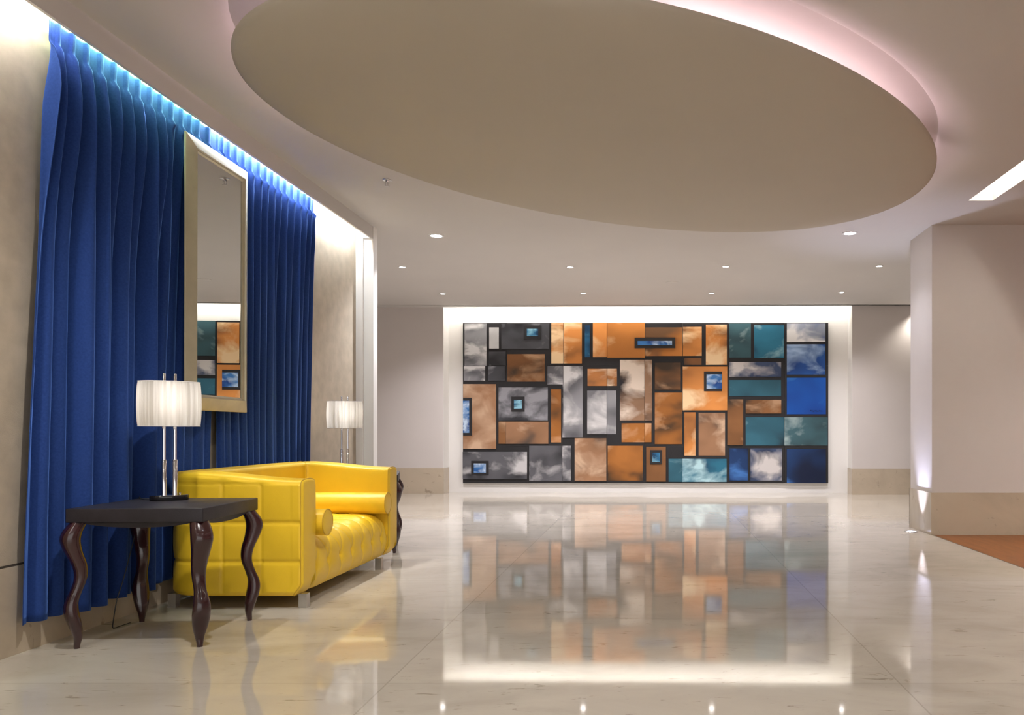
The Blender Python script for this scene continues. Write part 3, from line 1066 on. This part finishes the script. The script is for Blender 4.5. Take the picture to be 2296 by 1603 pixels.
def quilt(u, z):
    """pillow relief of the outer face; u distance from the front edge"""
    g = 0.0
    du = abs((u / 0.24) - round(u / 0.24)) * 0.24 if u > 0.05 else 1
    dz = min(abs(z - 0.535), abs(z - 0.292))
    ds = abs(z - 0.776)
    g -= 0.0055 * math.exp(-(du / 0.010) ** 2) * (1 if z < 0.77 else 0)
    g -= 0.0070 * math.exp(-(dz / 0.009) ** 2)
    g -= 0.0040 * math.exp(-(ds / 0.005) ** 2)
    g += 0.007 * math.sin(PI / 2 * min(1, abs(du) / 0.12)) * math.sin(PI / 2 * min(1, dz / 0.12))
    return g


def section(top, t_in=0.0):
    """closed rounded rectangle (across, z, isouter) """
    h = TH / 2 - t_in
    zb, zt = 0.078 + t_in, top - t_in
    out = []
    NV = 74
    rt, rb = 0.030, 0.025
    for i in range(NV + 1):                  # outer face upwards
        z = zb + rb + (zt - rt - zb - rb) * i / NV
        out.append((h, z, 1))
    for i in range(1, 7):
        a = PI / 2 * i / 7
        out.append((h - rt + rt * math.cos(a), zt - rt + rt * math.sin(a), 0))
    for i in range(13):                      # crowned top
        u = 1 - 2 * i / 12
        out.append((u * (h - rt), zt + 0.006 * (1 - u * u), 0))
    for i in range(1, 7):
        a = PI / 2 + PI / 2 * i / 7
        out.append((-(h - rt) + rt * math.cos(a), zt - rt + rt * math.sin(a), 0))
    for i in range(25):
        z = zt - rt - (zt - rt - zb - rb) * i / 24
        out.append((-h, z, -1))
    for i in range(1, 5):
        a = PI + PI / 2 * i / 5
        out.append((-(h - rb) + rb * math.cos(a), zb + rb + rb * math.sin(a), 0))
    out.append((0, zb, 0))
    for i in range(1, 5):
        a = 1.5 * PI + PI / 2 * i / 5
        out.append(((h - rb) + rb * math.cos(a), zb + rb + rb * math.sin(a), 0))
    return out


bm = bmesh.new()
path = sofa_path()
rings = []


def ztop(x):
    return 0.845 - 0.047 * sm(-2.85, -2.17, x)


def ring_at(x, y, nx, ny, ins=0.0, u=None, tx=0.0):
    r = []
    top = ztop(x)
    for a, z, f in section(top, ins):
        g = 0.0
        if f == 1 and u is not None:
            g = quilt(u, z) * (1 - sm(0.85, 1.0, max(0, 1 - u / 0.06)) * 0)
        if f == -1:
            g = 0.004 * math.sin(PI * (z - 0.4) / 0.4) if z > 0.4 else 0
            g -= 0.004 * math.exp(-((z - (top - 0.075)) / 0.005) ** 2)
        # the front lower edge tucks back under
        tuck = 0.050 * (1 - sm(0.07, 0.16, z)) * tx
        s = a + (g if f == 1 else -g if f == -1 else 0)
        r.append(Vector((x + nx * s - tuck, y + ny * s, z)) - SO)
    return r


xfront = SX1
N = len(path)
front_rings = []
for i, (x, y, nx, ny) in enumerate(path):
    u = xfront - x if (i < 84 or i > N - 86) else 0.88 + (y - SY0)
    t = sm(0.0, 0.25, 0.25 - min(0.25, xfront - x)) if (i < 84 or i >= N - 85) else 0
    rings.append(ring_at(x - (0.0), y, nx, ny, 0, u, t))
# rounded front ends
def end_rings(first):
    x, y, nx, ny = path[0] if first else path[-1]
    out = []
    for k in range(1, 6):
        a = PI / 2 * k / 5
        ins = 0.018 * (1 - math.cos(a))
        xx = x + 0.018 * math.sin(a)
        out.append(ring_at(xx, y, nx, ny, ins, None, 1.0))
    return out


ra, rb_ = end_rings(True), end_rings(False)
add_rings(bm, ra[::-1] + rings + rb_)
build('body', bm, M['yellow'], sofa, angle=70)
# piping round the two arm fronts
for first in (True, False):
    x, y, nx, ny = path[0] if first else path[-1]
    loop = ring_at(x + 0.006, y, nx, ny, 0.000, None, 1.0)
    bm = bmesh.new()
    add_tube(bm, loop, 0.0030, 6, close=True)
    build('piping', bm, M['seam'], sofa)

for i in (90, 84 + 12 + 40 + 6):
    x, y, nx, ny = path[i]
    loop = [p for p in ring_at(x, y, nx, ny, -0.0005, None, 0.0)]
    bm = bmesh.new()
    add_tube(bm, loop[70:112], 0.0022, 6)
    build('corner_seam', bm, M['seam'], sofa)

# seat: upholstered block, buttoned on the top and the front
bm = bmesh.new()
prof = []      # (x, z, s) from back of the top over the nose to the bottom of the front
xb, xf, zt, zb, rr = -2.85, -2.175, 0.425, 0.085, 0.15
s = 0.0
pr = []
for i in range(31):
    t = i / 30
    x = xb + (xf - rr - xb) * t
    pr.append((x, zt + 0.012 * math.sin(PI * t * 0.9)))
for i in range(1, 25):
    a = PI / 2 * i / 24
    pr.append((xf - rr + rr * math.sin(a), zt - rr * 1.15 + rr * 1.15 * math.cos(a) + 0.012 * math.sin(PI * 0.9) * math.cos(a)))
for i in range(1, 17):
    t = i / 16
    z = zt - rr * 1.15 - (zt - rr * 1.15 - zb) * t
    pr.append((xf + 0.008 * math.sin(PI * t) - 0.035 * t * t, z))
ss = [0.0]
for i in range(1, len(pr)):
    ss.append(ss[-1] + math.dist(pr[i], pr[i - 1]))
# button rows measured along the profile
def s_of(test):
    return min(range(len(pr)), key=lambda i: test(pr[i]))
s_front = ss[s_of(lambda p: abs(p[1] - 0.232) + (0 if p[0] > -2.3 else 9))]
s_top = ss[s_of(lambda p: abs(p[0] + 2.30) + (0 if p[1] > 0.33 else 9))]
gap = s_front - s_top
rows = [(s_front, 0.0), (s_top, 0.5), (s_top - 0.20, 0.0), (s_top - 0.40, 0.5)]
PY = 0.212
ybase = 5.228


def btn_dist(sv, y):
    d = 9
    for rs, ph in rows:
        k = round((y - ybase) / PY - ph)
        yy = ybase + (k + ph) * PY
        d = min(d, math.hypot((sv - rs), (y - yy)))
    return d


def seg_d(px, py, ax_, ay, bx_, by):
    vx, vy = bx_ - ax_, by - ay
    t = max(0, min(1, ((px - ax_) * vx + (py - ay) * vy) / (vx * vx + vy * vy)))
    return math.hypot(px - ax_ - vx * t, py - ay - vy * t)


def crease(sv, y):
    d = 9
    for r in range(len(rows) - 1):
        (sa, pa), (sb, pb) = rows[r], rows[r + 1]
        if not (min(sa, sb) - 0.05 < sv < max(sa, sb) + 0.05): continue
        k0 = math.floor((y - ybase) / PY)
        for k in (k0 - 1, k0, k0 + 1, k0 + 2):
            ya_ = ybase + (k + pa) * PY
            for off in (-0.5, 0.5):
                yb_ = ya_ + off * PY
                d = min(d, seg_d(sv, y, sa, ya_, sb, yb_))
    # straight creases from the front row to the bottom
    if sv > s_front:
        k = round((y - ybase) / PY)
        d = min(d, abs(y - (ybase + k * PY)) + 0.004)
    return d


NYS = 230
ya_, yb_ = SY0 + TH - 0.008, SY1 - TH + 0.008
grid = []
for i in range(NYS + 1):
    y = ya_ + (yb_ - ya_) * i / NYS
    e = min(y - ya_, yb_ - y)
    row = []
    for k, (x, z) in enumerate(pr):
        a = pr[max(k - 1, 0)]; b_ = pr[min(k + 1, len(pr) - 1)]
        tx, tz = b_[0] - a[0], b_[1] - a[1]
        L_ = math.hypot(tx, tz)
        nx, nz = -tz / L_, tx / L_
        if nz < 0 and k < 30: nx, nz = -nx, -nz
        if nx < 0 and k >= 30: nx, nz = -nx, -nz
        sv = ss[k]
        d1 = btn_dist(sv, y); d2 = crease(sv, y)
        g = -0.024 * math.exp(-(d1 / 0.018) ** 2) - 0.014 * math.exp(-(d1 / 0.055) ** 2) - 0.0055 * math.exp(-(d2 / 0.012) ** 2)
        g += 0.006
        g -= 0.022 * (1 - sm(0, 0.06, e)) * (1 if k < 54 else 0.3)
        row.append(Vector((x + nx * g, y, z + nz * g)) - SO)
    row.append(Vector((pr[-1][0] - 0.02, y, zb - 0.002)) - SO)
    row.append(Vector((xb, y, zb - 0.002)) - SO)
    grid.append(row)
add_rings(bm, grid)
build('seat', bm, M['yellow'], sofa, angle=70)
for (x, y) in ((-2.168, 5.03), (-2.99, 5.04), (-2.168, 6.42), (-2.99, 6.42)):
    bm = bmesh.new()
    add_box(bm, -0.025, 0.025, -0.025, 0.025, 0, 0.088)
    build('leg', bm, M['steel'], sofa, smooth=False, loc=(x - SO.x, y - SO.y, 0))


def bolster(name, x0, x1, y, z, r, label):
    t = empty(name, ((x0 + x1) / 2, y, z - r), label, 'cushion', 'yellow bolster cushions on the sofa')
    hl = (x1 - x0) / 2
    bm = bmesh.new()
    rings = []
    for xx, q in ((-hl - 0.006, 0.02), (-hl - 0.006, 0.5), (-hl - 0.003, 0.85), (-hl, 0.985), (-hl + 0.01, 1.0)) + tuple((-hl + 0.01 + (2 * hl - 0.02) * i / 12, 1.0 + 0.012 * math.sin(PI * i / 12)) for i in range(1, 12)) + ((hl - 0.01, 1.0), (hl, 0.985), (hl + 0.003, 0.85), (hl + 0.006, 0.5), (hl + 0.006, 0.02)):
        rings.append([(xx, r * q * math.cos(2 * PI * k / 48), r + r * q * math.sin(2 * PI * k / 48)) for k in range(48)])
    add_rings(bm, rings)
    build('cover', bm, M['yellow'], t)
    for sgn in (-1, 1):
        bm = bmesh.new()
        add_tube(bm, [(sgn * hl, r * 0.985 * math.cos(2 * PI * k / 48), r + r * 0.985 * math.sin(2 * PI * k / 48)) for k in range(48)], 0.0036, 8, close=True)
        build('piping', bm, M['seam'], t)
    return t


bolster('bolster_cushion', -2.83, -2.135, 6.53, 0.519, 0.086, 'long yellow leather bolster lying against the far arm of the sofa')
bolster('bolster_cushion', -2.83, -2.120, 5.275, 0.505, 0.086, 'yellow bolster behind the near arm of the sofa, only its round end showing')
